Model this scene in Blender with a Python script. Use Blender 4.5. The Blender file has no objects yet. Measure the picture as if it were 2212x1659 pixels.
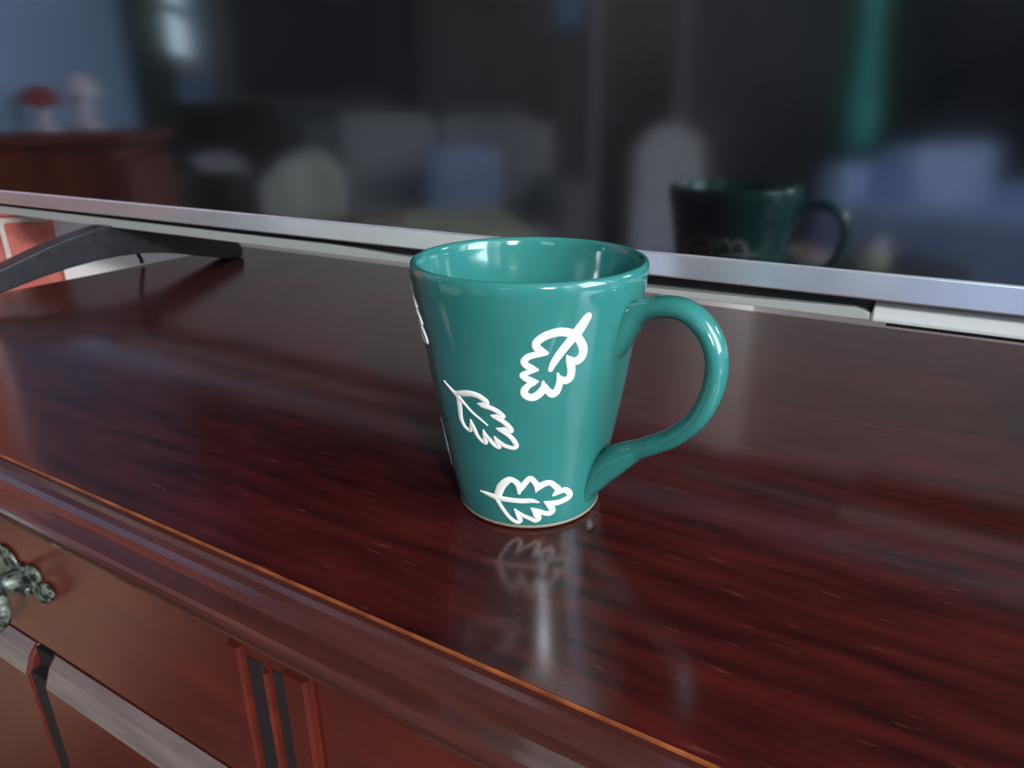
import bpy, bmesh, math, random
from mathutils import Vector, Matrix
random.seed(4)
COL = bpy.context.scene.collection
SC = bpy.context.scene

# ------------------------------------------------------------------ camera
cd = bpy.data.cameras.new('camera')
cam = bpy.data.objects.new('camera', cd); COL.objects.link(cam)
cam.matrix_world = Matrix(((0.859057, -0.178201, 0.47986, 0.13513),
                           (0.511808, 0.314772, -0.799357, -0.238545),
                           (-0.0086, 0.932289, 0.361612, 0.156928),
                           (0, 0, 0, 1)))
cd.sensor_width = 36.0
cd.lens = 36.0 * 1550 / 2212
cd.clip_start = 0.01
cd.dof.use_dof = True
cd.dof.focus_distance = 0.265
cd.dof.aperture_fstop = 20.0
SC.camera = cam

# ------------------------------------------------------------------ world and exposure
w = bpy.data.worlds.new('world'); SC.world = w; w.use_nodes = True
bg = w.node_tree.nodes['Background']
bg.inputs[0].default_value = (0.75, 0.87, 1.0, 1); bg.inputs[1].default_value = 0.6
SC.view_settings.view_transform = 'Standard'
SC.view_settings.look = 'None'
SC.view_settings.gamma = 1.0
SC.view_settings.use_curve_mapping = False
SC.view_settings.exposure = 0.0
WIN_UPPER, WIN_LOWER, WIN_SHEER, WIN_SIDE, WIN_BACK = 300.0, 26.0, 4.0, 4.0, 17.0
try:
    SC.cycles.max_bounces = 8
    SC.cycles.diffuse_bounces = 4
    SC.cycles.glossy_bounces = 5
    SC.cycles.sample_clamp_indirect = 6.0
    SC.cycles.caustics_reflective = False
    SC.cycles.caustics_refractive = False
except Exception:
    pass

# ------------------------------------------------------------------ materials
def mat(name, col, rough=0.5, metal=0.0, spec=0.5, coat=0.0, coat_rough=0.1, emit=None, estr=0.0, ior=1.5):
    m = bpy.data.materials.new(name); m.use_nodes = True
    b = m.node_tree.nodes['Principled BSDF']
    b.inputs['Base Color'].default_value = (*col, 1)
    b.inputs['Roughness'].default_value = rough
    b.inputs['Metallic'].default_value = metal
    b.inputs['Specular IOR Level'].default_value = spec
    b.inputs['IOR'].default_value = ior
    b.inputs['Coat Weight'].default_value = coat
    b.inputs['Coat Roughness'].default_value = coat_rough
    if emit:
        b.inputs['Emission Color'].default_value = (*emit, 1)
        b.inputs['Emission Strength'].default_value = estr
    return m

def noise_col(m, c1, c2, scale=(1, 1, 1), nscale=10.0, detail=4.0, lo=0.35, hi=0.65, bump=0.0, bdist=0.001):
    """object-space noise mixing two colours, stretched by scale, with an optional fine bump"""
    nt = m.node_tree; N = nt.nodes; L = nt.links
    b = N['Principled BSDF']
    tc = N.new('ShaderNodeTexCoord'); mp = N.new('ShaderNodeMapping')
    mp.inputs['Scale'].default_value = scale
    L.new(tc.outputs['Object'], mp.inputs['Vector'])
    nz = N.new('ShaderNodeTexNoise'); nz.inputs['Scale'].default_value = nscale; nz.inputs['Detail'].default_value = detail
    L.new(mp.outputs['Vector'], nz.inputs['Vector'])
    cr = N.new('ShaderNodeValToRGB')
    cr.color_ramp.elements[0].position = lo; cr.color_ramp.elements[0].color = (*c1, 1)
    cr.color_ramp.elements[1].position = hi; cr.color_ramp.elements[1].color = (*c2, 1)
    L.new(nz.outputs['Fac'], cr.inputs['Fac']); L.new(cr.outputs['Color'], b.inputs['Base Color'])
    if bump:
        bp = N.new('ShaderNodeBump'); bp.inputs['Strength'].default_value = bump; bp.inputs['Distance'].default_value = bdist
        L.new(nz.outputs['Fac'], bp.inputs['Height']); L.new(bp.outputs['Normal'], b.inputs['Normal'])
    return m, cr, mp

def wood_top():
    m = mat('mahogany_top', (0.05, 0.01, 0.008), rough=0.19, spec=0.48)
    nt = m.node_tree; N = nt.nodes; L = nt.links
    _, cr, mp = noise_col(m, (0.013, 0.0024, 0.0025), (0.076, 0.0080, 0.0070), (3.2, 26, 10), 5.0, 10.0, 0.28, 0.76)
    # fine pores along the grain and a few pale scratches
    b = N['Principled BSDF']; tc = N['Texture Coordinate'] if 'Texture Coordinate' in N else N.new('ShaderNodeTexCoord')
    mp2 = N.new('ShaderNodeMapping'); mp2.inputs['Scale'].default_value = (45, 420, 100)
    L.new(tc.outputs['Object'], mp2.inputs['Vector'])
    n2 = N.new('ShaderNodeTexNoise'); n2.inputs['Scale'].default_value = 1.0; n2.inputs['Detail'].default_value = 3
    L.new(mp2.outputs['Vector'], n2.inputs['Vector'])
    r2 = N.new('ShaderNodeValToRGB'); r2.color_ramp.elements[0].position = 0.64; r2.color_ramp.elements[0].color = (0, 0, 0, 1)
    r2.color_ramp.elements[1].position = 0.78; r2.color_ramp.elements[1].color = (1, 1, 1, 1)
    L.new(n2.outputs['Fac'], r2.inputs['Fac'])
    mx = N.new('ShaderNodeMixRGB'); mx.inputs['Color2'].default_value = (0.20, 0.07, 0.045, 1)
    ml = N.new('ShaderNodeMath'); ml.operation = 'MULTIPLY'; ml.inputs[1].default_value = 0.45
    L.new(r2.outputs['Color'], ml.inputs[0]); L.new(ml.outputs[0], mx.inputs['Fac'])
    L.new(cr.outputs['Color'], mx.inputs['Color1']); L.new(mx.outputs['Color'], b.inputs['Base Color'])
    n3 = N.new('ShaderNodeTexNoise'); n3.inputs['Scale'].default_value = 18; n3.inputs['Detail'].default_value = 3
    L.new(tc.outputs['Object'], n3.inputs['Vector'])
    mr = N.new('ShaderNodeMapRange'); mr.inputs['To Min'].default_value = 0.13; mr.inputs['To Max'].default_value = 0.19
    L.new(n3.outputs['Fac'], mr.inputs['Value']); L.new(mr.outputs['Result'], b.inputs['Roughness'])
    return m

M = {}
M['top'] = wood_top()
M['mould'] = noise_col(mat('mahogany_moulding', (.1, .02, .01), rough=0.15, spec=0.8), (0.045, 0.012, 0.010), (0.075, 0.019, 0.014), (3, 40, 40), 5, 6, .3, .7)[0]
M['front'] = noise_col(mat('mahogany_front', (.2, .03, .01), rough=0.30, spec=0.8), (0.075, 0.011, 0.007), (0.130, 0.018, 0.009), (5, 20, 30), 3, 6, .25, .75)[0]
M['rail'] = noise_col(mat('mahogany_bevel_sheen', (.2, .05, .03), rough=0.22, spec=0.8), (0.12, 0.085, 0.078), (0.22, 0.16, 0.15), (4, 40, 40), 4, 5, .3, .7)[0]
M['bead'] = noise_col(mat('orange_edge', (.45, .14, .04), rough=0.35), (0.16, 0.035, 0.010), (0.38, 0.105, 0.028), (25, 10, 10), 3, 4, .35, .65)[0]  # mottled orange-brown for the thin strip along the front edge
M['groove'] = mat('shaded_groove', (0.020, 0.014, 0.015), rough=0.45)  # near-black colour paints the shade inside the pilaster flutes
M['dark'] = mat('dark_recess', (0.008, 0.006, 0.006), rough=0.6)
M['verd'] = noise_col(mat('verdigris_metal', (.1, .12, .1), rough=0.45, metal=0.35), (0.02, 0.025, 0.022), (0.22, 0.25, 0.20), (1, 1, 1), 260, 4, .4, .62, 0.6, 0.001)[0]
M['teal'] = noise_col(mat('teal_glaze', (.03, .25, .24), rough=0.10, spec=0.55, coat=0.35, coat_rough=0.04), (0.024, 0.158, 0.140), (0.030, 0.182, 0.162), (1, 1, 1), 30, 3, .3, .7)[0]
M['slip'] = mat('white_slip', (0.86, 0.84, 0.76), rough=0.30, spec=0.5)
M['bisque'] = mat('bare_clay', (0.22, 0.19, 0.14), rough=0.7)
M['silver'] = noise_col(mat('silver_bezel', (.6, .6, .62), rough=0.20, metal=0.75), (0.80, 0.81, 0.86), (0.86, 0.87, 0.92), (1, 1, 1), 60, 2)[0]
M['lip'] = mat('grey_plastic', (0.40, 0.41, 0.39), rough=0.32)
M['housing'] = mat('pale_grey_plastic', (0.60, 0.61, 0.58), rough=0.38)
M['black'] = noise_col(mat('black_plastic', (.02, .02, .022), rough=0.42), (0.016, 0.016, 0.019), (0.026, 0.026, 0.03), (1, 1, 1), 90, 2)[0]
M['screen'] = mat('glossy_screen', (0.004, 0.004, 0.005), rough=0.085, spec=0.5, ior=2.15)
M['mortar'] = noise_col(mat('pale_mortar', (.7, .6, .5), rough=0.9), (0.62, 0.54, 0.47), (0.74, 0.66, 0.60), (1, 1, 1), 40, 4)[0]
M['brick'] = noise_col(mat('red_brick', (.5, .13, .1), rough=0.85), (0.50, 0.11, 0.085), (0.70, 0.20, 0.155), (1, 1, 1), 45, 5, .3, .7, 0.5, 0.002)[0]
M['plaster'] = noise_col(mat('white_plaster', (.8, .74, .72), rough=0.8), (0.76, 0.70, 0.68), (0.84, 0.78, 0.76), (1, 1, 1), 3, 3)[0]
M['bluewall'] = noise_col(mat('blue_lit_wall', (.5, .6, .75), rough=0.8), (0.30, 0.46, 0.70), (0.36, 0.52, 0.78), (1, 1, 1), 2, 3)[0]  # blue of the window light is put into the wall colour
M['greige'] = noise_col(mat('taupe_wall_paint', (.4, .38, .33), rough=0.8), (0.16, 0.16, 0.155), (0.20, 0.20, 0.19), (1, 1, 1), 2, 3)[0]
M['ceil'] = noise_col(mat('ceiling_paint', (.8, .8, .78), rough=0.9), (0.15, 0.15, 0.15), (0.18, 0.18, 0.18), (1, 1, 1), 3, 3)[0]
M['floor'] = noise_col(mat('brown_carpet', (.12, .08, .06), rough=0.95), (0.04, 0.03, 0.026), (0.09, 0.07, 0.055), (1, 1, 1), 60, 5, .3, .7, 0.5, 0.004)[0]
M['white'] = mat('white_paint', (0.78, 0.78, 0.78), rough=0.5)
M['darkwood'] = noise_col(mat('dark_brown_wood', (.04, .025, .02), rough=0.4), (0.018, 0.011, 0.009), (0.05, 0.03, 0.022), (1, 1, 8), 6, 4)[0]
M['redwood'] = noise_col(mat('red_brown_wood', (.2, .05, .03), rough=0.4), (0.10, 0.025, 0.015), (0.24, 0.065, 0.035), (8, 8, 1), 6, 4)[0]
M['tanfab'] = noise_col(mat('tan_fabric', (.6, .42, .28), rough=0.9), (0.62, 0.42, 0.26), (0.74, 0.54, 0.36), (1, 1, 1), 30, 3)[0]
M['leather'] = noise_col(mat('dark_leather', (.02, .015, .013), rough=0.55), (0.010, 0.009, 0.009), (0.03, 0.022, 0.018), (1, 1, 1), 30, 4, .3, .7, 0.4, 0.003)[0]
M['greyfab'] = noise_col(mat('grey_fabric', (.3, .3, .32), rough=0.95), (0.42, 0.43, 0.46), (0.56, 0.56, 0.60), (1, 1, 1), 40, 4)[0]
M['palefab'] = noise_col(mat('pale_striped_fabric', (.6, .62, .55), rough=0.95), (0.62, 0.64, 0.58), (0.90, 0.90, 0.86), (14, 14, 0.3), 1.4, 1, .42, .58)[0]
M['bluefab'] = noise_col(mat('blue_lit_fabric', (.2, .3, .5), rough=0.9), (0.34, 0.46, 0.78), (0.50, 0.64, 0.95), (1, 1, 1), 7, 4)[0]  # bluish daylight tint mixed into the pale cloth colour
M['cloth'] = noise_col(mat('yellow_green_tablecloth', (.55, .6, .4), rough=0.9), (0.56, 0.60, 0.40), (0.74, 0.78, 0.60), (1, 1, 1), 12, 3)[0]
M['tealcloth'] = noise_col(mat('teal_cloth', (.05, .4, .33), rough=0.8), (0.03, 0.36, 0.30), (0.07, 0.52, 0.42), (1, 1, 1), 12, 3)[0]
M['redshade'] = mat('red_glass', (0.35, 0.03, 0.02), rough=0.3)
M['redcloth'] = mat('red_enamel', (0.5, 0.06, 0.04), rough=0.5)
M['lav'] = mat('white_glass_shade', (0.80, 0.74, 0.84), rough=0.35)
M['leaf'] = noise_col(mat('dark_green_leaf', (.02, .06, .02), rough=0.6), (0.008, 0.02, 0.010), (0.03, 0.06, 0.03), (1, 1, 1), 20, 3)[0]
def glow(name, col, s): return mat(name, (0, 0, 0), rough=0.3, emit=col, estr=s)
M['pane_hi'] = glow('upper_daylight_pane', (0.92, 0.96, 1.0), WIN_UPPER)
M['pane_lo'] = glow('lower_daylight_pane', (0.90, 0.95, 1.0), WIN_LOWER)
M['pane_sheer'] = glow('sheer_daylight_pane', (0.55, 0.75, 1.0), WIN_SHEER)
M['pane_back'] = glow('added_daylight_pane', (0.72, 0.86, 1.0), WIN_BACK)
M['pane_side'] = glow('side_daylight_pane', (0.62, 0.85, 1.0), WIN_SIDE)

# ------------------------------------------------------------------ mesh helpers
def finish(name, bm, m, parent=None, smooth=False, bevel=0.0, seg=2, subsurf=0):
    bmesh.ops.recalc_face_normals(bm, faces=bm.faces[:])
    me = bpy.data.meshes.new(name); bm.to_mesh(me); bm.free()
    o = bpy.data.objects.new(name, me); COL.objects.link(o)
    me.materials.append(M[m] if isinstance(m, str) else m)
    if smooth:
        for p in me.polygons: p.use_smooth = True
    if bevel:
        b = o.modifiers.new('bevel', 'BEVEL'); b.width = bevel; b.segments = seg; b.limit_method = 'ANGLE'; b.angle_limit = 0.6
        b.harden_normals = False
    if subsurf:
        s = o.modifiers.new('subsurf', 'SUBSURF'); s.levels = subsurf; s.render_levels = subsurf
    if parent: o.parent = parent
    return o

def box(bm, x0, x1, y0, y1, z0, z1):
    vs = [bm.verts.new((x, y, z)) for x in (x0, x1) for y in (y0, y1) for z in (z0, z1)]
    for f in ((0, 1, 3, 2), (4, 6, 7, 5), (0, 4, 5, 1), (2, 3, 7, 6), (0, 2, 6, 4), (1, 5, 7, 3)):
        bm.faces.new([vs[i] for i in f])
    return bm

def B(*boxes):
    bm = bmesh.new()
    for b in boxes: box(bm, *b)
    return bm

def extrude_poly(pts, axis, a, b):
    """closed polygon of (u,v); axis 'x': (u,v)=(y,z); 'y': (x,z); 'z': (x,y)"""
    bm = bmesh.new()
    def mk(t, u, v): return {'x': (t, u, v), 'y': (u, t, v), 'z': (u, v, t)}[axis]
    A = [bm.verts.new(mk(a, u, v)) for u, v in pts]; Bv = [bm.verts.new(mk(b, u, v)) for u, v in pts]
    n = len(pts)
    for i in range(n): bm.faces.new((A[i], A[(i+1) % n], Bv[(i+1) % n], Bv[i]))
    bm.faces.new(A); bm.faces.new(Bv[::-1])
    return bm

def lathe(prof, n=96, closed=False):
    bm = bmesh.new(); rings = []
    for r, z in prof:
        if r < 1e-6: rings.append([bm.verts.new((0, 0, z))])
        else: rings.append([bm.verts.new((r*math.cos(2*math.pi*i/n), r*math.sin(2*math.pi*i/n), z)) for i in range(n)])
    pr = list(zip(rings, rings[1:])) + ([(rings[-1], rings[0])] if closed else [])
    for a, b in pr:
        for i in range(n):
            j = (i+1) % n
            if len(a) == 1 and len(b) == 1: continue
            if len(a) == 1: bm.faces.new((a[0], b[i], b[j]))
            elif len(b) == 1: bm.faces.new((a[i], b[0], a[j]))
            else: bm.faces.new((a[i], b[i], b[j], a[j]))
    return bm

def catmull(pts, k=8):
    P = [Vector(p) for p in pts]; P = [P[0]*2-P[1]] + P + [P[-1]*2-P[-2]]; out = []
    for i in range(1, len(P)-2):
        for s in range(k):
            t = s/k; a, b, c, d = P[i-1], P[i], P[i+1], P[i+2]
            out.append(0.5*((2*b)+(-a+c)*t+(2*a-5*b+4*c-d)*t*t+(-a+3*b-3*c+d)*t**3))
    out.append(P[-2]); return out

def tube(bm, pts, rad, n=10, k=6, up=Vector((0, 0, 1))):
    P = catmull(pts, k); m = len(P); rings = []
    for i, p in enumerate(P):
        t = (P[min(i+1, m-1)] - P[max(i-1, 0)]).normalized()
        s = t.cross(up); s = s.normalized() if s.length > 1e-4 else t.cross(Vector((1, 0, 0))).normalized()
        u = s.cross(t).normalized()
        r = rad(i/(m-1)) if callable(rad) else rad
        rings.append([bm.verts.new(p + (s*math.cos(2*math.pi*j/n) + u*math.sin(2*math.pi*j/n))*r) for j in range(n)])
    for a, b in zip(rings, rings[1:]):
        for j in range(n): bm.faces.new((a[j], a[(j+1) % n], b[(j+1) % n], b[j]))
    bm.faces.new(rings[0]); bm.faces.new(rings[-1][::-1])
    return bm

def ball(bm, c, r, seg=14):
    mtx = Matrix.Translation(c) @ Matrix.Diagonal((*r, 1))
    bmesh.ops.create_uvsphere(bm, u_segments=seg, v_segments=max(6, seg//2+1), radius=1.0, matrix=mtx)
    return bm

def props(o, label=None, cat=None, group=None, kind=None):
    if label: o['label'] = label
    if cat: o['category'] = cat
    if group: o['group'] = group
    if kind: o['kind'] = kind
    return o

def thing(name, label, cat, loc=(0, 0, 0), rz=0.0, group=None):
    o = bpy.data.objects.new(name, None); COL.objects.link(o)
    o.location = loc; o.rotation_euler = (0, 0, rz); o.empty_display_size = 0.05
    return props(o, label, cat, group)

# room frame: the dresser stands across a corner, so the walls run at about 45 degrees to it
KX, KY = -0.156909, 1.195992
RZ = math.atan2(-0.733114, -0.680106)
FZ = -0.80
CZ = 1.78
def rc(a, b, z=0.0): return (KX - 0.680106*a + 0.733114*b, KY - 0.733114*a - 0.680106*b, z)
def room(name, bm, m, parent=None, kind='structure', **k):
    o = finish(name, bm, m, parent, **k)
    if parent is None:
        o.location = (KX, KY, 0); o.rotation_euler = (0, 0, RZ)
        if kind: o['kind'] = kind
    return o
LA, LB = 4.6, 4.0

# ------------------------------------------------------------------ the setting
room('floor', B((-0.15, LA+.15, -.2, LB+.15, FZ-.1, FZ)), 'floor')
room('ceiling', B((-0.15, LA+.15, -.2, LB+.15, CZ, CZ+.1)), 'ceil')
W4 = (1.45, 2.35, 0.15, 1.25)
room('wall_back', B((-0.12, 0, -.2, W4[0], FZ, CZ), (-0.12, 0, W4[0], W4[1], FZ, W4[2]), (-0.12, 0, W4[0], W4[1], W4[3], CZ), (-0.12, 0, W4[1], LB+.1, FZ, CZ)), 'plaster')
# wall with the fireplace: white plaster near the corner, blue light coloured in beyond the brickwork
wl = room('wall_left', B((0, 1.197, -.14, -.012, FZ, CZ), (1.19, 1.80, -.14, -.10, FZ, CZ)), 'plaster')
room('wall_left_blue_lit', B((1.74, 3.40, -.14, -.012, FZ, CZ), (3.40, 4.25, -.14, -.012, FZ, 0.33),
     (3.40, 4.25, -.14, -.012, 0.78, CZ), (4.25, LA, -.14, -.012, FZ, CZ)), 'bluewall').name = 'wall_left.001'
room('wall_front', B((LA, LA+.12, -.1, LB+.1, FZ, CZ)), 'greige')
# wall with the bright window: two openings
W1 = (0.44, 1.02, 0.70, 1.50)
W3 = (2.60, 4.05, 0.85, 1.50)
room('wall_right', B((0, W1[0], LB, LB+.12, FZ, CZ), (W1[0], W1[1], LB, LB+.12, FZ, W1[2]), (W1[0], W1[1], LB, LB+.12, W1[3], CZ),
     (W1[1], W3[0], LB, LB+.12, FZ, CZ), (W3[0], W3[1], LB, LB+.12, FZ, W3[2]), (W3[0], W3[1], LB, LB+.12, W3[3], CZ),
     (W3[1], LA, LB, LB+.12, FZ, CZ)), 'greige')

def window(name, a0, a1, z0, z1, b, into, hi, lo, split):
    """sash window in a wall along a; into=+1/-1 is the direction of the room along b"""
    f = room(name, B((a0, a0+.045, b-.03, b+.03, z0, z1), (a1-.045, a1, b-.03, b+.03, z0, z1), (a0, a1, b-.03, b+.03, z0, z0+.045),
                     (a0, a1, b-.03, b+.03, z1-.045, z1), (a0, a1, b-.022, b+.022, split-.02, split+.02)), 'white')
    s = room('window_sill', B((a0-.04, a1+.04, b-.03, b+.03+.05*into if into > 0 else b+.03, z0-.03, z0)), 'white', f)
    for (q0, q1, mm) in ((split+.02, z1-.045, hi), (z0+.045, split-.02, lo)):
        room('pane', B((a0+.045, a1-.045, b-.004, b+.004, q0, q1)), mm, f)
    return f
window('window_1', W1[0], W1[1], W1[2], W1[3], LB+.04, -1, 'pane_hi', 'pane_lo', 1.16)
window('window_2', 3.40, 4.25, 0.33, 0.78, -.06, 1, 'pane_side', 'pane_side', 0.56)
window('window_3', W3[0], W3[1], W3[2], W3[3], LB+.04, -1, 'pane_sheer', 'pane_sheer', 1.15)
f = room('added_window', B((-.09, -.03, W4[0], W4[0]+.045, W4[2], W4[3]), (-.09, -.03, W4[1]-.045, W4[1], W4[2], W4[3]), (-.09, -.03, W4[0], W4[1], W4[2], W4[2]+.045),
    (-.09, -.03, W4[0], W4[1], W4[3]-.045, W4[3]), (-.082, -.038, W4[0], W4[1], .68, .72)), 'white')  # unseen window added to light the mug and corner from the right
for q0, q1 in ((.72, W4[3]-.045), (W4[2]+.045, .68)):
    room('pane', B((-.064, -.056, W4[0]+.045, W4[1]-.045, q0, q1)), 'pane_back', f)
d1 = room('door_1', B((LA-.045, LA-.004, 2.10, 2.55, FZ, 1.25)), 'darkwood')
room('door_frame', B((LA-.06, LA-.003, 2.02, 2.095, FZ, 1.32), (LA-.06, LA-.003, 2.555, 2.63, FZ, 1.32), (LA-.06, LA-.003, 2.02, 2.63, 1.255, 1.32)), 'greyfab', d1)
hb = bmesh.new(); ball(hb, (LA-.075, 2.17, .1), (.03, .03, .03)); room('door_handle', hb, 'silver', d1, smooth=True)
room('baseboard_front', B((LA-.018, LA-.002, .02, 2.0, FZ, FZ+.1), (LA-.018, LA-.002, 2.65, LB-.02, FZ, FZ+.1)), 'white')
room('baseboard_right', B((.02, LA-.03, LB-.018, LB-.002, FZ, FZ+.1)), 'white')

# brick chimney pier: bricks one by one
fp = thing('brick_pier', 'red brick pier with pale mortar joints, partly seen below the left end of the television', 'chimney', (KX, KY, 0), RZ)
room('mortar_bed', B((1.199, 1.738, -.10, -.003, FZ, CZ)), 'mortar', fp)
PITCH = 0.064
brick_me = {}
def brick(a0, a1, z0, j):
    w = round(a1-a0, 4)
    if w not in brick_me:
        bm = B((-w/2, w/2, -.06, 0, -.0275, .0275))
        bmesh.ops.bevel(bm, geom=[e for e in bm.edges], offset=.0022, segments=1, affect='EDGES')
        me = bpy.data.meshes.new('brick'); bm.to_mesh(me); bm.free(); me.materials.append(M['brick']); brick_me[w] = me
    o = bpy.data.objects.new('brick', brick_me[w]); COL.objects.link(o); o.parent = fp
    o.location = ((a0+a1)/2, j, z0+.0275+.0045)
for r in range(-12, 29):
    z0 = -0.0515 + (r)*PITCH if r < 99 else 0
    z0 = -0.0515 + r*PITCH
    if z0 + .06 > CZ: continue
    a = 1.197; first = 0.057 if r % 2 == 0 else 0.108
    while a < 1.71:
        wdt = first if a < 1.2 else 0.200
        a1 = min(a + wdt, 1.740)
        segs = [(a, a1)]
        for s0, s1 in segs:
            if s1 - s0 > .03: brick(s0, s1, z0, random.uniform(.003, .0075))
        a = a1 + 0.009

# ------------------------------------------------------------------ dresser
TX0, TX1, TYF, TYB = -0.602, 0.470, -0.0963, 0.345
dr = thing('dresser', 'glossy dark mahogany dresser with moulded top edge, drawers and doors under the teal mug', 'dresser', (0, 0.12, FZ))
def dp(name, bm, m, parent=None, **k):
    o = finish(name, bm, m, parent or dr, **k)
    if parent is None: o.location = (0, -0.12, -FZ)
    return o
dp('top_board', B((TX0, TX1, TYF, TYB, -.020, 0)), 'top')
dp('edge_bead', B((TX0, TX1, TYF-.0006, TYF-.00002, -.0014, -.0002)), 'bead')['label'] = 'orange-brown edge line'
prof = [(-.0963, -.0018), (-.0966, -.0045), (-.0976, -.0068), (-.0995, -.0086), (-.1020, -.0098), (-.1055, -.0104), (-.1100, -.0104), (-.1135, -.0103), (-.1152, -.0108), (-.1162, -.0120),
        (-.1165, -.0140), (-.1158, -.0160), (-.1142, -.0172), (-.1122, -.0178), (-.1114, -.0190), (-.1114, -.0204), (-.1098, -.0214), (-.1088, -.0232), (-.0965, -.0232)]
dp('front_moulding', extrude_poly(prof, 'x', TX0-.019, TX1+.019), 'mould', smooth=False, bevel=.0005)
side = [(TX0-.0003 + (y+.0963), z) for y, z in prof]
dp('side_moulding', extrude_poly([(u, v-.0018) for u, v in side], 'y', TYF, TYB), 'mould')
side2 = [(TX1+.0003 - (y+.0963), z-.0018) for y, z in prof]
dp('side_moulding', extrude_poly(side2, 'y', TYF, TYB), 'mould')
dp('carcass', B((TX0+.004, TX0+.022, TYF+.002, TYB-.01, FZ+.06, -.0235), (TX1-.022, TX1-.004, TYF+.002, TYB-.01, FZ+.06, -.0235),
   (TX0+.022, TX1-.022, TYB-.025, TYB-.01, FZ+.06, -.0235), (TX0+.022, TX1-.022, -.085, TYB-.025, FZ+.06, FZ+.08),
   (TX0+.022, TX1-.022, -.0955, -.09, FZ+.06, -.0235)), 'dark')
dp('plinth', B((TX0, TX1, TYF-.006, TYB-.005, FZ, FZ+.06)), 'mould', bevel=.006)
YD = -0.1062
def drawer(x0, x1):
    d = dp('drawer', B((x0, x1, YD, -.0958, -.1065, -.0238)), 'front', bevel=.0018)
    return d
def pull(d, cx, cz):
    bm = bmesh.new()
    yb = YD - .0012
    # pierced foliate back plate: central shield and side scrolls
    for (u, v, ru, rv) in ((0, 0, .022, .011), (-.020, .004, .012, .010), (.020, .004, .012, .010), (-.034, .001, .011, .007), (.034, .001, .011, .007),
                           (-.045, .006, .007, .005), (.045, .006, .007, .005), (-.047, -.005, .008, .005), (.047, -.005, .008, .005), (0, .012, .010, .006), (0, -.011, .012, .006),
                           (-.028, -.008, .008, .005), (.028, -.008, .008, .005), (-.055, .000, .006, .004), (.055, .000, .006, .004)):
        ball(bm, (cx+u, yb, cz+v), (ru, .0022, rv), 12)
    for s in (-1, 1):
        ball(bm, (cx+s*.036, yb-.006, cz+.002), (.0055, .008, .0055), 12)
        ball(bm, (cx+s*.036, yb-.014, cz+.002), (.0048, .0048, .0048), 12)
    o = finish('pull_plate', bm, 'verd', d, smooth=True); o['label'] = 'green-grey ornate metal pull'
    bm = bmesh.new()
    tube(bm, [(cx-.036, yb-.013, cz+.002), (cx-.041, yb-.015, cz-.010), (cx-.030, yb-.016, cz-.021), (cx-.014, yb-.016, cz-.026), (cx, yb-.016, cz-.023),
              (cx+.014, yb-.016, cz-.026), (cx+.030, yb-.016, cz-.021), (cx+.041, yb-.015, cz-.010), (cx+.036, yb-.013, cz+.002)], 0.0032, 8, 5, Vector((0, 1, 0)))
    finish('pull_bail', bm, 'verd', d, smooth=True)
dl = drawer(TX0+.006, -.0705); pull(dl, -.262, -.060)
dr2 = drawer(-.0265, TX1-.006); pull(dr2, .250, -.060)
# fluted pilaster between the drawers
pl = dp('pilaster', B((-.0695, -.0275, -.1066, -.0958, FZ+.07, -.0236)), 'front', bevel=.001)
for x0, x1, zt in ((-.0690, -.0622, -.030), (-.0512, -.0484, -.036), (-.0398, -.0278, -.030)):
    dp('flute_strip', extrude_poly([(x0, -.1062), (x0+.0004, -.1080), (x0+.0014, -.1092), (x1-.0014, -.1092), (x1-.0004, -.1080), (x1, -.1062)], 'z', FZ+.075, zt), 'front')
for x0, x1, zt in ((-.0616, -.0518, -.034), (-.0478, -.0404, -.034)):
    dp('flute_groove', extrude_poly([(x0, -.1062), (x0+.001, -.1071), (x1-.001, -.1071), (x1, -.1062)], 'z', FZ+.078, zt), 'groove')
dp('gap_shade_fill', B((-.2438, -.2292, -.1060, -.0970, FZ+.07, -.1115), (-.2438, -.2292, -.1116, -.1062, FZ+.07, -.1235), (-.0722, -.0698, -.1045, -.0960, FZ+.07, -.1115), (-.0272, -.0248, -.1045, -.0960, FZ+.07, -.1115)), 'dark')  # dark filler strips painted in for the shade between doors and pilaster
# doors below, with raised bevelled top edges, caught light painted in a paler colour
def door(x0, x1, knob):
    zt, zb = -.1105, FZ+.07
    bm = extrude_poly([(-.0960, zt), (-.1045, zt), (-.1085, zt-.0050), (-.1128, zt-.0150), (-.1128, zb), (-.0960, zb)], 'x', x0, x1)
    d = dp('door', bm, 'front', bevel=.0012)
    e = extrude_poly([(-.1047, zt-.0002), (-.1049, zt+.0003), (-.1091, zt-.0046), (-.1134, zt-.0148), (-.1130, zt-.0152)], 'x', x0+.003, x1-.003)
    r = finish('bevel_edge', e, 'rail', d); r['label'] = 'bevel along the door top, its sheen painted in paler'
    kb = bmesh.new(); ball(kb, (knob, -.119, zt-.25), (.010, .009, .010)); finish('knob', kb, 'verd', d, smooth=True)
door(TX0+.006, -.2440, -.27); door(-.2290, -.0725, -.20); door(-.0245, .205, .18); door(.220, TX1-.006, .28)

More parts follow.
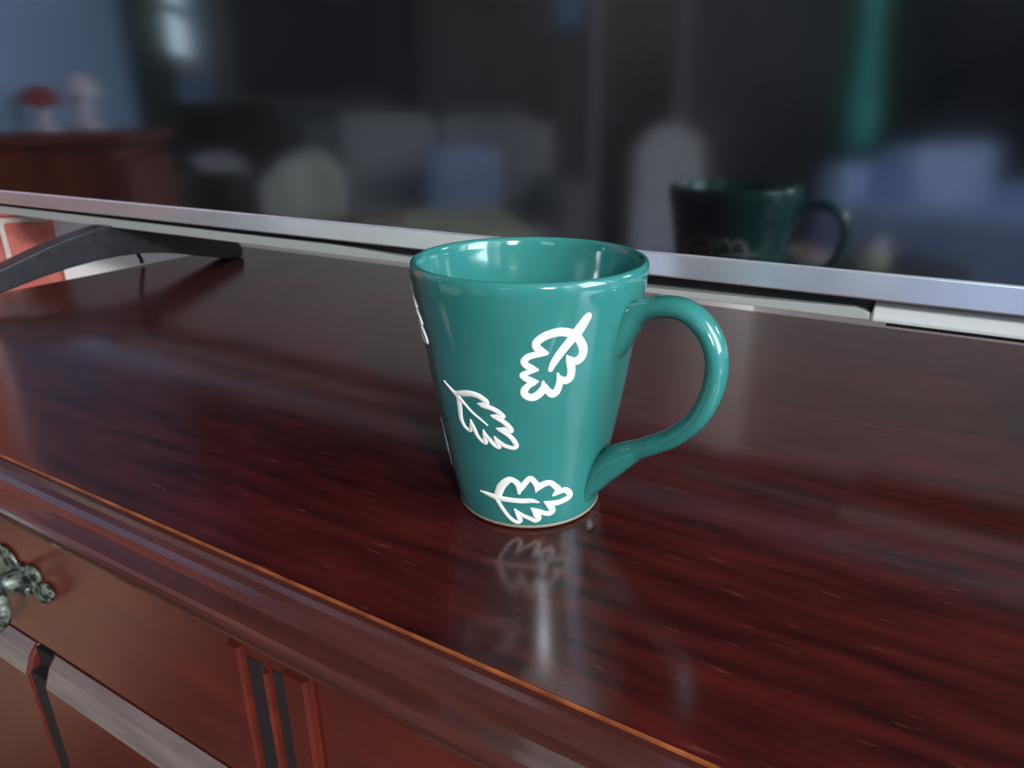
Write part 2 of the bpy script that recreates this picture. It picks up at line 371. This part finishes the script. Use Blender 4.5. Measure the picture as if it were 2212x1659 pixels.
# ------------------------------------------------------------------ television
TVX0, TVX1, TY = -0.815, 0.525, 0.1477
tv = thing('television', 'large flat television with glossy dark screen and silver bottom bezel behind the mug', 'television', (-.07, .165, 0))
def tp(name, bm, m, parent=None, **k):
    o = finish(name, bm, m, parent or tv, **k)
    if parent is None: o.location = (.07, -.165, 0)
    return o
ZB0, ZB1, ZT = 0.0659, 0.0799, 0.84
tp('screen', B((TVX0+.006, TVX1-.006, TY+.0014, TY+.006, ZB1-.002, ZT-.006)), 'screen')
tp('bottom_bezel', B((TVX0, TVX1, TY, TY+.012, ZB0, ZB1)), 'silver', bevel=.0012, seg=3)
tp('bezel_frame', B((TVX0, TVX0+.008, TY, TY+.012, ZB1, ZT), (TVX1-.008, TVX1, TY, TY+.012, ZB1, ZT), (TVX0, TVX1, TY, TY+.012, ZT-.008, ZT+.0)), 'silver')
tp('back_cover', B((TVX0+.004, TVX1-.004, TY+.0125, TY+.030, .0605, ZT-.004), (-.50, .21, TY+.030, TY+.062, .062, .55)), 'black', bevel=.003)
YL = TY + .0095
# lower lip: full height at the left, thinner below the central recess
lp = [(TVX0+.004, .0528), (.1100, .0533), (.1100, .0572), (.1020, .0592), (.05, .0578), (-.0085, .0566), (-.12, .0572), (-.200, .0582), (-.235, .0600), (-.262, .0607), (-.37, .0606), (TVX0+.004, .0612)]
tp('lower_lip', extrude_poly(lp, 'y', YL, YL+.030), 'lip', bevel=.0006)
tp('recess_strip', B((TVX0+.005, .1035, YL+.006, YL+.020, .0585, ZB0)), 'black')
tp('notch', extrude_poly([(.1037, .0585), (.1100, .0560), (.1108, .0659), (.1037, .0659)], 'y', YL+.0045, YL+.02), 'dark')
tp('lower_housing', extrude_poly([(YL-.0012, .0533), (YL-.0016, .0552), (YL+.0005, .0600), (YL+.0030, .0645), (YL+.0045, .0658), (YL+.030, .0658), (YL+.030, .0533)], 'x', .1115, TVX1-.004), 'housing', bevel=.0005)
tp('under_shade_strip', B((.118, TVX1-.02, YL+.004, YL+.040, .0505, .0528)), 'black')  # black strip stands in for the shadow line under the housing
foot = [(.302, .003), (.3015, .011), (.297, .018), (.26, .030), (.21, .044), (.165, .053), (.150, .0552), (.120, .050), (.099, .045), (.058, .033), (.02, .0225), (-.015, .015), (-.024, .010), (-.026, .0005),
        (-.008, .0005), (.02, .0055), (.053, .0125), (.083, .0185), (.110, .0222), (.135, .0245), (.158, .0250), (.184, .0238), (.205, .0205), (.224, .0162), (.245, .0105), (.262, .0062), (.280, .0008), (.300, .0005)]
for x in (-.552, .262):
    tp('stand_foot', extrude_poly(foot, 'x', x-.010, x+.010), 'black', bevel=.002)
bm = bmesh.new()
tube(bm, [(-.585, .195, .07), (-.590, .200, .045), (-.597, .208, .022), (-.6000, .2150, .0075), (-.6008, .2160, .0028)], 0.0021, 8, 6, Vector((0, 1, 0)))
tp('power_cord', bm, 'black', smooth=True)

# ------------------------------------------------------------------ mug
mug = thing('mug', 'teal glazed mug with white outlined oak leaves standing on the dresser', 'mug', (0, 0, 0))
outer = [(0, .0022), (.0268, .0022), (.0278, .0003), (.0290, .0003), (.0298, .0010)]
ringp = [(.0262, .0024), (.0272, .0004), (.0290, .0002), (.02985, .0010), (.03000, .0018), (.02970, .0024), (.0270, .0034)]
pz = [0, .004, .012, .03, .05, .07, .09, .0975, .1005]
prr = [.0296, .0303, .0319, .0348, .0383, .0413, .04465, .0456, .0457]
def rad(z):
    for i in range(len(pz)-1):
        if z <= pz[i+1]:
            t = (z-pz[i])/(pz[i+1]-pz[i]); return prr[i]+(prr[i+1]-prr[i])*t
    return prr[-1]
def srad(z):   # smoothed
    return sum(rad(min(max(z+d, 0), .1005)) for d in (-.006, -.003, 0, .003, .006))/5
body = [(0, .0026), (.0270, .0022), (.0299, .0022), (.0300, .0027)]
body += [(srad(z) if z > .008 else rad(z), z) for z in [.0034, .005, .007, .010, .014, .018, .023, .028, .034, .04, .046, .052, .058, .064, .07, .076, .082, .087, .091]]
body += [(.0452, .0945), (.0456, .0975), (.04575, .0995), (.04565, .1012), (.0451, .1026), (.0442, .1031), (.0432, .1027), (.04265, .1014), (.0423, .0990), (.0418, .0950)]
body += [(srad(z)-.0040, z) for z in [.088, .08, .07, .06, .05, .04, .03, .022, .016]] + [(.0268, .0115), (.024, .0082), (.018, .0070), (0, .0068)]
finish('body', lathe(body, 160), 'teal', mug, smooth=True)
finish('foot_ring', lathe(ringp, 120, True), 'bisque', mug, smooth=True)['label'] = 'unglazed tan foot ring'
# handle: swept oval in a vertical plane, splayed where it joins the wall
PH = math.radians(-4.5)
hc = [(.0345, .0655), (.0392, .0735), (.0425, .0825), (.0455, .0872), (.0510, .0901), (.0580, .0918), (.0651, .0911), (.0715, .0869), (.0757, .0803), (.0772, .0723), (.0760, .0627), (.0718, .0528), (.0637, .0438), (.0560, .0385), (.0480, .0335), (.0415, .0283), (.0360, .0222), (.0318, .0150), (.0285, .0085)]
hp = catmull([(r, 0, z) for r, z in hc], 7)
bm = bmesh.new(); rings = []; n = 28; m = len(hp)
for i, p in enumerate(hp):
    t = (hp[min(i+1, m-1)] - hp[max(i-1, 0)]).normalized(); u = Vector((0, 1, 0)); v = u.cross(t).normalized()   # v in plane
    s = i/(m-1)
    e0 = max(0, 1-s/.22); e1 = max(0, 1-(1-s)/.24)
    ru = .0054 + .0022*math.sin(min(1, e0*1.6)*math.pi/2)*(1-.35*e0) + .0026*math.sin(min(1, e1*1.6)*math.pi/2)*(1-.35*e1)
    rv = .0038 + .0016*math.sin(math.pi*min(1, e0*1.15)) - .0010*e0**2 + .0022*math.sin(math.pi*min(1, e1*1.15)) - .0008*e1**2
    off = Vector((0, 0, 0))
    rings.append([bm.verts.new(p + off + u*ru*math.cos(2*math.pi*j/n) + v*rv*math.sin(2*math.pi*j/n)) for j in range(n)])
for a, b in zip(rings, rings[1:]):
    for j in range(n): bm.faces.new((a[j], a[(j+1) % n], b[(j+1) % n], b[j]))
bm.faces.new(rings[0]); bm.faces.new(rings[-1][::-1])
h = finish('handle', bm, 'teal', mug, smooth=True); h.rotation_euler = (0, 0, PH)

# slip-trailed leaves, (angle in degrees, height mm, line width mm) measured on the mug
LEAVES = [[[[-34.02,90.45,2.845],[-36.06,87.96,3.418],[-38.21,85.42,3.652],[-41.58,82.18,3.089],[-45.86,77.87,2.873],[-48.75,74.38,2.426],[-50.16,71.8,1.741]],[[-39.68,84.55,2.967],[-45.18,85.75,2.942],[-49.09,85.61,2.933],[-53.19,84.65,2.819],[-56.38,82.96,2.713],[-57.53,81.45,2.608],[-56.13,79.76,2.732],[-52.52,78.18,1.601]],[[-52.52,78.1,1.372],[-55.3,77.93,2.057],[-59.91,77.21,2.288],[-62.56,75.76,2.295],[-62.74,74.45,2.417],[-61.17,73.26,2.538],[-58.93,72.33,2.428],[-56.35,71.89,0.926]],[[-56.67,71.71,0.926],[-59.88,71.13,1.623],[-62.98,70.17,2.091],[-63.64,69.38,2.095],[-61.85,68.36,2.331],[-59.21,67.58,2.335],[-56.24,67.28,0.935]],[[-57.55,66.78,1.403],[-60.87,65.61,2.226],[-62.89,63.62,2.587],[-62.4,61.9,2.714],[-60.2,60.97,2.718],[-57.82,61.09,2.836],[-55.12,62.5,2.83],[-53.32,64.56,2.586],[-53.57,67.2,0.936]],[[-53.19,65.61,2.112],[-51.42,63.69,2.357],[-48.92,61.96,2.841],[-46.86,62.63,2.723],[-45.76,64.41,2.598],[-45.4,66.76,2.352],[-46.49,69.97,0.935]],[[-46.05,68.64,1.406],[-43.69,67.15,2.589],[-41.55,66.97,2.831],[-39.86,68.12,2.83],[-39.59,70.45,2.819],[-40.13,72.65,2.804],[-41.47,74.63,2.092],[-42.42,76.56,0.925]],[[-41.25,75.41,1.857],[-39.35,74.3,2.564],[-36.86,74.17,3.04],[-34.93,75.4,3.158],[-34.31,77.56,3.147],[-35.12,79.74,3.13],[-36.93,81.99,2.993],[-38.98,84.23,2.743]]],[[[-112.45,61.53,0.314],[-107.21,59.19,1.351],[-102.61,57.35,1.964],[-98.09,54.97,1.339],[-92.82,51.94,0.986],[-87.73,49.69,0.779],[-83.74,47.82,0.246]],[[-102.36,58.32,1.856],[-96.37,59.4,2.344],[-91.81,59.91,2.224],[-87.68,59.6,2.213],[-84.82,58.61,2.209],[-83.0,57.46,1.908],[-85.42,56.48,1.816],[-88.49,56.41,0.608]],[[-86.85,55.84,1.214],[-84.83,55.87,2.018],[-81.28,55.49,1.911],[-77.88,54.57,1.909],[-75.19,53.2,1.809],[-74.02,52.37,1.207],[-77.45,52.31,1.614],[-81.28,52.38,0.607]],[[-80.35,52.02,1.214],[-77.52,51.38,1.819],[-74.47,50.25,1.92],[-71.52,48.3,2.026],[-70.4,46.67,1.829],[-73.84,46.92,2.035],[-78.66,47.08,0.612]],[[-77.41,46.6,1.225],[-74.59,45.76,1.633],[-71.21,44.16,1.84],[-68.8,42.08,1.949],[-67.78,40.13,1.751],[-69.96,39.14,1.653],[-74.22,39.72,1.655],[-77.76,41.14,1.653],[-80.52,43.32,0.618]],[[-79.94,42.64,1.238],[-79.14,40.99,1.656],[-78.23,38.83,1.663],[-81.1,39.51,1.664],[-83.62,41.44,1.764],[-85.83,43.12,1.451],[-87.18,45.39,0.62]],[[-87.07,44.17,1.243],[-86.78,41.98,1.664],[-86.68,39.75,1.672],[-89.73,40.52,1.466],[-92.02,42.38,1.569],[-93.35,44.86,1.668],[-95.07,48.71,0.518]],[[-95.23,47.46,1.039],[-95.17,45.52,1.878],[-96.81,43.48,1.47],[-100.25,44.28,1.581],[-102.26,46.31,2.001],[-102.77,48.65,2.099],[-102.29,51.6,2.295],[-102.02,54.46,2.282],[-102.04,57.0,2.066]]],[[[-96.3,15.8,0.433],[-91.23,15.47,1.617],[-85.25,14.89,2.363],[-80.36,14.65,2.355],[-73.3,14.6,2.24],[-65.76,14.52,2.128],[-58.7,14.75,1.914],[-53.65,13.89,0.533]],[[-82.12,16.39,2.99],[-79.62,20.1,3.172],[-76.28,22.79,2.936],[-72.85,24.38,2.504],[-69.68,23.83,2.295],[-67.29,21.9,2.513],[-67.08,18.28,1.267]],[[-66.68,19.34,1.263],[-65.17,21.21,2.306],[-63.0,23.32,2.294],[-59.86,25.52,2.075],[-57.06,23.83,2.292],[-55.24,21.73,2.303],[-55.87,19.16,0.842]],[[-55.19,20.18,1.681],[-53.09,21.65,2.514],[-50.29,22.66,2.511],[-46.68,22.79,2.305],[-43.56,21.21,2.317],[-40.58,18.81,2.546],[-43.44,16.78,1.276]],[[-43.44,16.78,1.276],[-39.67,17.92,2.34],[-35.26,18.09,2.347],[-31.43,15.92,2.474],[-31.48,14.08,2.483],[-34.8,13.3,2.373],[-38.9,12.69,2.368],[-43.75,12.72,2.361],[-49.68,13.89,0.854]],[[-48.48,13.14,1.284],[-45.56,11.4,2.366],[-43.62,9.23,2.598],[-45.45,7.86,2.387],[-49.14,8.17,2.057],[-53.59,9.42,1.94],[-59.04,11.12,0.643]],[[-57.88,10.4,1.289],[-55.06,7.77,2.597],[-53.74,5.71,2.393],[-56.11,4.63,1.745],[-59.76,5.84,1.739],[-63.73,6.94,1.626],[-67.22,8.25,1.513],[-70.79,10.3,0.646]],[[-69.9,9.23,1.079],[-68.12,6.77,1.953],[-67.04,4.81,1.962],[-69.17,3.71,1.75],[-72.43,4.46,1.639],[-75.91,6.43,1.634],[-78.83,8.95,1.626],[-81.25,11.45,1.618],[-82.96,13.64,1.72],[-83.97,15.09,1.93]]]]
def leaf(strokes, dth=0.0, dz=0.0, swap=False):
    bm = bmesh.new(); lift = 0.0
    for st in strokes:
        lift += .000006
        pts = [((math.radians(th)+math.radians(dth)), z/1000+dz, wd/1000) for th, z, wd in st]
        P = catmull([(rad(z)*0 + th*0.040, z, wd) for th, z, wd in pts], 5)
        q = [(p.x/0.040, p.y, max(p.z*1.12, .0003)) for p in P]
        def on(th, z, up): r = rad(z)*.25+srad(z)*.75 if z > .009 else rad(z); r += up; return Vector((r*math.cos(th), r*math.sin(th), z))
        rows = []
        for i, (th, z, wd) in enumerate(q):
            a, b = q[max(i-1, 0)], q[min(i+1, len(q)-1)]
            R = srad(z); dx, dy = (b[0]-a[0])*R, b[1]-a[1]; L = math.hypot(dx, dy) or 1e-6
            nx, ny = -dy/L, dx/L
            row = []
            for k, up in ((-1, -.0001), (-.93, .00022), (-.6, .00042), (0, .00050), (.6, .00042), (.93, .00022), (1, -.0001)):
                row.append(bm.verts.new(on(th+nx*k*wd/2/R, z+ny*k*wd/2, up+lift)))
            rows.append(row)
        for a, b in zip(rows, rows[1:]):
            for k in range(6): bm.faces.new((a[k], a[k+1], b[k+1], b[k]))
        # round ends
        for (th, z, wd) in (q[0], q[-1]):
            R = srad(z); c = bm.verts.new(on(th, z, .00046+lift)); ring = []
            for k in range(12):
                t = 2*math.pi*k/12; ring.append(bm.verts.new(on(th+math.cos(t)*wd/2*.96/R, z+math.sin(t)*wd/2*.96, .0001+lift)))
            for k in range(12): bm.faces.new((c, ring[k], ring[(k+1) % 12]))
    return finish('leaf_motif', bm, 'slip', mug, smooth=True)
leaf(LEAVES[0]); leaf(LEAVES[1]); leaf(LEAVES[2])
def thin(strokes, f=.62): return [[(a, b, c*f) for a, b, c in s] for s in strokes]
leaf(thin(LEAVES[1], .6), -57, .0345)
leaf(thin(LEAVES[0], .55), -104.5, -.052)
leaf(LEAVES[2], 140, .045); leaf(LEAVES[1], 195, .012)

# ------------------------------------------------------------------ furniture seen mirrored in the screen
def rthing(name, label, cat, a, b, z=FZ, rz=0.0, group=None):
    return thing(name, label, cat, rc(a, b, z), RZ + rz, group)
def rb(bm_or, name, m, par, **k): return finish(name, bm_or, m, par, **k)
def seat(name, label, cat, a, b, w, d, hs, hb, m, rz=0.0, cush=1, arm=.16, arm_h=None, round_arm=False, arm_m=None):
    """upholstered seat facing -Y local; w wide, d deep, seat height hs, back height hb"""
    t = rthing(name, label, cat, a, b, FZ, rz)
    ah = arm_h or hs+.18
    rb(B((-w/2+arm, w/2-arm, -d/2+.03, d/2-.02, .10, hs-.13)), 'base', m, t, bevel=.02)
    for i in range(cush):
        x0 = -w/2+arm+.005 + i*(w-2*arm)/cush; x1 = x0+(w-2*arm)/cush-.01
        rb(B((x0, x1, -d/2, d/2-.20, hs-.125, hs)), 'seat_cushion', m, t, bevel=.04, seg=3)
        rb(B((x0, x1, d/2-.22, d/2-.03, hs-.02, hb)), 'back_cushion', m, t, bevel=.06, seg=4)
    for s in (-1, 1):
        x0, x1 = (s*w/2, s*(w/2-arm)); x0, x1 = min(x0, x1), max(x0, x1)
        if round_arm:
            c = (x0+x1)/2; r = arm/2*1.15; pts = [(c-r*.8, .08)] + [(c+r*math.cos(math.pi-q*math.pi/10), ah-r+r*math.sin(math.pi-q*math.pi/10)) for q in range(11)] + [(c+r*.8, .08)]
            rb(extrude_poly(pts, 'y', -d/2, d/2), 'armrest', (arm_m if s < 0 and arm_m else m), t, smooth=False, bevel=.012)
        else:
            rb(B((x0, x1, -d/2+.02, d/2, .08, ah)), 'armrest', m, t, bevel=.05, seg=3)
    rb(B((-w/2+.02, w/2-.02, d/2-.06, d/2+.04, .10, hb-.05)), 'back_frame', m, t, bevel=.03)
    for sx in (-1, 1):
        for sy in (-1, 1):
            rb(B((sx*(w/2-.08)-.025, sx*(w/2-.08)+.025, sy*(d/2-.08)-.025, sy*(d/2-.08)+.025, 0, .11)), 'leg', 'darkwood', t)
    return t
H90 = math.pi/2
seat('sofa', 'light grey sofa mirrored in the left half of the screen', 'sofa', 3.66, 1.06, 1.25, .66, .46, .93, 'greyfab', -H90, 2)
seat('armchair', 'pale striped rolled-arm chair mirrored left of the mug in the screen', 'armchair', 2.90, .345, .54, .56, .46, .72, 'greyfab', -H90, 1, .22, .82, True, 'palefab')
seat('armchair', 'blue lit armchair mirrored at the lower right of the screen', 'armchair', 2.35, 2.85, 1.15, .80, .44, .82, 'bluefab', -H90-.5, 1, .20, .66)
seat('recliner', 'dark leather recliner mirrored at the far left of the screen', 'recliner', 2.36, .20, .34, .34, .40, .84, 'leather', -H90, 1, .10, .60)
t = rthing('added_pouf', 'unseen low round tan seat, added to tint the drawer front by reflection', 'added_pouf', 1.785, .475, FZ)  # added out of view so the drawer front reflects a tan glow
rb(lathe([(0, 0), (.13, 0), (.155, .03), (.165, .12), (.165, .24), (.152, .32), (.12, .355), (0, .36)], 40), 'cover', 'tanfab', t, smooth=True)
rb(lathe([(.146, .322), (.155, .330), (.158, .320), (.152, .312)], 40, True), 'piping', 'darkwood', t, smooth=True)
# rounded side chair
t = rthing('side_chair', 'grey round-backed chair mirrored beside the black mug reflection', 'chair', 2.28, 1.62, FZ, -H90)
pts = [(-.115, .50)] + [(-.115+.0, .78)] + [(.115*math.cos(math.pi-q*math.pi/12), .80+.10*math.sin(math.pi-q*math.pi/12)) for q in range(13)] + [(.115, .50)]
rb(extrude_poly(pts, 'y', .16, .20), 'backrest', 'greyfab', t, bevel=.01)
rb(B((-.19, .19, -.20, .21, .42, .48)), 'seat', 'bluefab', t, bevel=.02)
for sx in (-.16, .16):
    for sy in (-.17, .17): rb(B((sx-.015, sx+.015, sy-.015, sy+.015, 0, .42)), 'leg', 'darkwood', t)
# coffee table with cloth, plate, cushion box
t = rthing('table', 'small table under a yellow-green cloth mirrored in the screen', 'table', 2.25, .80, FZ)
rb(B((-.24, .24, -.26, .26, .62, .66)), 'tabletop', 'darkwood', t, bevel=.005)
for sx in (-.2, .2):
    for sy in (-.2, .2): rb(B((sx-.02, sx+.02, sy-.02, sy+.02, 0, .62)), 'leg', 'darkwood', t)
bm = bmesh.new(); box(bm, -.262, .262, -.282, .282, .661, .668); box(bm, -.262, -.254, -.282, .282, .42, .661); box(bm, .254, .262, -.282, .282, .42, .661); box(bm, -.254, .254, -.282, -.274, .42, .661); box(bm, -.254, .254, .274, .282, .42, .661)
o = finish('tablecloth', bm, 'cloth'); o.location = rc(2.25, .80, FZ); o.rotation_euler = (0, 0, RZ); props(o, 'yellow-green cloth hanging over the small mirrored table', 'tablecloth')
t = rthing('plate', 'white plate mirrored on the yellow-green cloth', 'plate', 2.22, .72, FZ+.6685)
rb(lathe([(0, .004), (.06, .004), (.10, .014), (.102, .017), (.06, .008), (0, .008)], 40), 'dish', 'white', t, smooth=True)
rb(lathe([(.06, .0085), (.075, .0135), (.078, .0150), (.06, .0105)], 40, True), 'red_band', 'redcloth', t, smooth=True)
t = rthing('cushion', 'square pale blue cushion mirrored in the middle of the screen', 'cushion', 3.46, 1.12, FZ+.462)
bm = bmesh.new(); box(bm, -.06, .06, -.16, .16, 0, .34); bmesh.ops.subdivide_edges(bm, edges=bm.edges[:], cuts=2, use_grid_fill=True)
rb(bm, 'cover', 'bluefab', t, subsurf=1, smooth=True)
# sideboard with its lamps
t = rthing('sideboard', 'red-brown sideboard beside the brick pier, mirrored at the far left', 'sideboard', 1.95, .135, FZ)
rb(B((-.185, .185, -.13, .11, .05, .895)), 'carcass', 'redwood', t, bevel=.004)
rb(B((-.195, .195, -.135, .135, .896, .918)), 'top', 'redwood', t, bevel=.004)
rb(B((-.18, .18, -.12, .10, 0, .05)), 'plinth', 'darkwood', t)
for x0, x1 in ((-.18, -.005), (.005, .18)):
    d = rb(B((x0, x1, .111, .125, .08, .87)), 'door', 'redwood', t, bevel=.004)
    kb = bmesh.new(); ball(kb, ((-.03 if x0 < -.1 else .03), .133, .6), (.010, .010, .010)); finish('knob', kb, 'silver', d, smooth=True)
t = rthing('table_lamp', 'white mushroom-shaped lamp on the red-brown sideboard, mirrored at the left', 'lamp', 2.02, .13, .119)
rb(lathe([(0, 0), (.035, 0), (.035, .008), (.014, .014), (.020, .045), (.012, .075), (.010, .085), (0, .085)], 32), 'base', 'lav', t, smooth=True)
rb(lathe([(.036, .062), (.034, .080), (.024, .098), (.008, .108), (0, .109), (0, .105), (.022, .094), (.031, .078), (.034, .062)], 32), 'lamp_shade', 'lav', t, smooth=True)
t = rthing('table_lamp', 'small dark red-shaded lamp on the red-brown sideboard, mirrored at the left edge', 'lamp', 1.88, .10, .119)
rb(lathe([(0, 0), (.028, 0), (.028, .006), (.008, .012), (.012, .03), (.007, .06), (0, .06)], 32), 'base', 'lav', t, smooth=True)
rb(lathe([(.036, .046), (.030, .066), (.018, .078), (0, .082), (0, .078), (.017, .074), (.027, .062), (.034, .046)], 32), 'lamp_shade', 'redshade', t, smooth=True)
# dark cabinet under the side window and curtain beside it
t = rthing('cabinet', 'low dark cabinet under the narrow side window, mirrored in the screen', 'cabinet', 3.78, .17, FZ)
rb(B((-.30, .30, -.16, .15, .05, .98)), 'carcass', 'darkwood', t, bevel=.006)
for x0, x1 in ((-.29, -.005), (.005, .29)):
    d = rb(B((x0, x1, .151, .168, .08, .95)), 'door', 'darkwood', t, bevel=.004)
    kb = bmesh.new(); ball(kb, ((-.03 if x0 < -.1 else .03), .178, .6), (.012, .012, .012)); finish('knob', kb, 'silver', d, smooth=True)
rb(B((-.29, .29, -.15, .14, 0, .05)), 'plinth', 'darkwood', t)
def drape(a0, a1, b, z0, z1, m, axis='a'):
    bm = bmesh.new(); n = 60; fr = []; bk = []
    for i in range(n+1):
        u = a0+(a1-a0)*i/n; off = .018*math.sin(i*0.9)
        for lst, dd in ((fr, 0), (bk, -.006)):
            lst.append([bm.verts.new((u, b+off+dd, z) if axis == 'a' else (b+off+dd, u, z)) for z in (z0, z1)])
    for i in range(n):
        for l in (fr, bk): bm.faces.new((l[i][0], l[i+1][0], l[i+1][1], l[i][1]))
        for q in (0, 1): bm.faces.new((fr[i][q], fr[i+1][q], bk[i+1][q], bk[i][q]))
    for i in (0, n): bm.faces.new((fr[i][0], fr[i][1], bk[i][1], bk[i][0]))
    return bm
t = rthing('curtain', 'dark curtain beside the narrow side window, mirrored in the screen', 'curtain', 3.17, .035, 0)
rb(drape(-.20, .20, 0, -.35, 1.28, 'darkwood'), 'panel', 'leaf', t, smooth=True)
bm = bmesh.new(); tube(bm, [(-.25, .0, 1.30), (0, .0, 1.30), (1.2, .0, 1.30)], .012, 10, 2); rb(bm, 'curtain_rod', 'darkwood', t, smooth=True)
# picture, hutch, small picture on the far wall
t = rthing('picture', 'very dark framed picture on the far wall, mirrored left of centre', 'picture', LA-.02, .52, .62)
rb(B((-.012, .012, -.40, .40, -.40, .42)), 'frame', 'darkwood', t, bevel=.006)
rb(B((-.0165, -.0122, -.36, .36, -.36, .38)), 'canvas', 'leather', t)
t = rthing('hutch', 'tall dark hutch against the far wall, mirrored above the mug', 'hutch', LA-.20, 1.40, FZ)
rb(B((-.17, .17, -.38, .38, .04, .86)), 'base_cabinet', 'leather', t, bevel=.006)
rb(B((-.02, .17, -.38, .38, .86, 1.95)), 'upper_cabinet', 'leather', t, bevel=.006)
rb(B((-.16, .16, -.37, .37, 0, .04)), 'plinth', 'darkwood', t)
for s in (-1, 1):
    rb(B((-.185, -.171, min(s*.01, s*.37), max(s*.01, s*.37), .08, .82)), 'door', 'darkwood', t)
    rb(B((-.032, -.021, min(s*.01, s*.37), max(s*.01, s*.37), .92, 1.90)), 'glass_door', 'darkwood', t)
t = rthing('picture', 'small pale blue picture on the far wall beside the dark door, mirrored at the top', 'picture', LA-.02, 1.90, .72)
rb(B((-.010, .010, -.09, .09, -.16, .30)), 'frame', 'bluewall', t, bevel=.004)
rb(B((-.013, -.0102, -.07, .07, -.14, .28)), 'canvas', 'bluewall', t)
# teal cloth on a stand, plants by the window
t = rthing('coat_stand', 'thin dark stand holding a teal cloth, mirrored at the upper right', 'stand', 2.66, 2.42, FZ)
bm = bmesh.new(); tube(bm, [(0, 0, .02), (0, 0, .8), (.0, 0, 1.72)], .014, 10, 3, Vector((1, 0, 0))); rb(bm, 'pole', 'darkwood', t, smooth=True)
rb(lathe([(0, 0), (.15, 0), (.15, .012), (.03, .03), (0, .03)], 32), 'foot', 'darkwood', t, smooth=True)
bm = bmesh.new(); tube(bm, [(-.10, 0, 1.66), (-.05, 0, 1.62), (0, 0, 1.60), (.05, 0, 1.62), (.10, 0, 1.66)], .008, 8, 4); rb(bm, 'hook', 'darkwood', t, smooth=True)
bm = bmesh.new(); rows = []
for i in range(17):
    z = .80 + i*.05; cxx = .030 - (z-.8)*.085; hw = .050 + .010*math.sin(i*.6)
    rows.append([bm.verts.new((cxx*-.3 + .035*math.cos(q*math.pi/8)*1.0, -.02 + cxx + hw*math.cos(math.pi*2*q/16), z) if False else
                 (.032*math.sin(2*math.pi*q/16)*(1+.25*math.sin(q*2.1)), cxx + hw*math.cos(2*math.pi*q/16), z)) for q in range(16)])
for a, b in zip(rows, rows[1:]):
    for j in range(16): bm.faces.new((a[j], a[(j+1) % 16], b[(j+1) % 16], b[j]))
bm.faces.new(rows[0]); bm.faces.new(rows[-1][::-1])
o = finish('scarf', bm, 'tealcloth', smooth=True); o.location = rc(2.60, 2.36, FZ); o.rotation_euler = (0, 0, RZ)
props(o, 'long teal cloth hanging from the thin stand, mirrored at the upper right', 'cloth')
def plant(a, b, h, seed, label):
    rnd = random.Random(seed)
    t = rthing('potted_plant', label, 'plant', a, b, FZ)
    rb(lathe([(0, 0), (.12, 0), (.15, .26), (.155, .28), (.135, .28), (.125, .24), (0, .24)], 32), 'pot', 'darkwood', t, smooth=True)
    st = bmesh.new()
    lf = bmesh.new()
    for k in range(9):
        ang = rnd.uniform(0, 6.28); rr = rnd.uniform(.05, .26); hh = h*rnd.uniform(.6, 1.0)
        top = Vector((rr*math.cos(ang), rr*math.sin(ang), hh)); tube(st, [(0, 0, .22), tuple(top*.5+Vector((0, 0, .12))), tuple(top)], .008, 6, 4, Vector((1, .2, 0)))
        for q in range(9):
            c = top*rnd.uniform(.6, 1.0) + Vector((rnd.uniform(-.1, .1), rnd.uniform(-.1, .1), rnd.uniform(-.08, .08)))
            d = Vector((rnd.uniform(-1, 1), rnd.uniform(-1, 1), rnd.uniform(-.6, .6))).normalized(); s = d.cross(Vector((0, 0, 1))).normalized()*.045; d *= .11
            nn = d.cross(s).normalized()*.004
            v = [lf.verts.new(c-d+nn), lf.verts.new(c+s), lf.verts.new(c+d+nn), lf.verts.new(c-s)]
            v2 = [lf.verts.new(c-d-nn), lf.verts.new(c+d-nn)]
            lf.faces.new((v[0], v[1], v[2], v[3])); lf.faces.new((v2[0], v[3], v2[1], v[1]))
    rb(st, 'stems', 'leaf', t, smooth=True)
    props(rb(lf, 'foliage', 'leaf', t), kind='stuff')
plant(3.60, 3.45, 1.50, 3, 'bushy dark plant in front of the far window, left of its pair')
plant(3.05, 3.50, 1.42, 8, 'bushy dark plant in front of the far window, right of its pair')
# low side table with bright glassware seen through the mirrored mug handle
t = rthing('side_table', 'small dark side table holding glassware, mirrored beside the mug handle', 'table', 1.50, 1.64, FZ)
rb(lathe([(0, .64), (.17, .64), (.175, .65), (.17, .66), (0, .66)], 48), 'tabletop', 'darkwood', t, smooth=False)
rb(lathe([(0, .02), (.03, .02), (.022, .3), (.03, .64), (0, .64)], 24), 'pedestal', 'darkwood', t, smooth=True)
rb(lathe([(0, 0), (.14, 0), (.14, .015), (.03, .03), (0, .03)], 32), 'foot', 'darkwood', t, smooth=True)
t = rthing('bowl', 'small white bowl with red contents, mirrored inside the handle of the mug reflection', 'bowl', 1.50, 1.50, FZ+.6605)
rb(lathe([(0, 0), (.022, 0), (.034, .016), (.040, .034), (.037, .034), (.030, .017), (0, .006)], 32), 'dish', 'white', t, smooth=True)
bm = bmesh.new()
for k in range(5): ball(bm, (.014*math.cos(k*1.256), .014*math.sin(k*1.256), .026), (.011, .011, .011), 10)
rb(bm, 'red_candies', 'redcloth', t, smooth=True)
t = rthing('jar', 'small pale lidded jar, mirrored right of the mug reflection', 'jar', 1.44, 1.585, FZ+.6605)
rb(lathe([(0, 0), (.026, 0), (.030, .01), (.030, .035), (.024, .045), (0, .045)], 32), 'body', 'cloth', t, smooth=True)
rb(lathe([(0, .045), (.025, .045), (.026, .055), (.008, .060), (.006, .068), (0, .070)], 32), 'lid', 'silver', t, smooth=True)
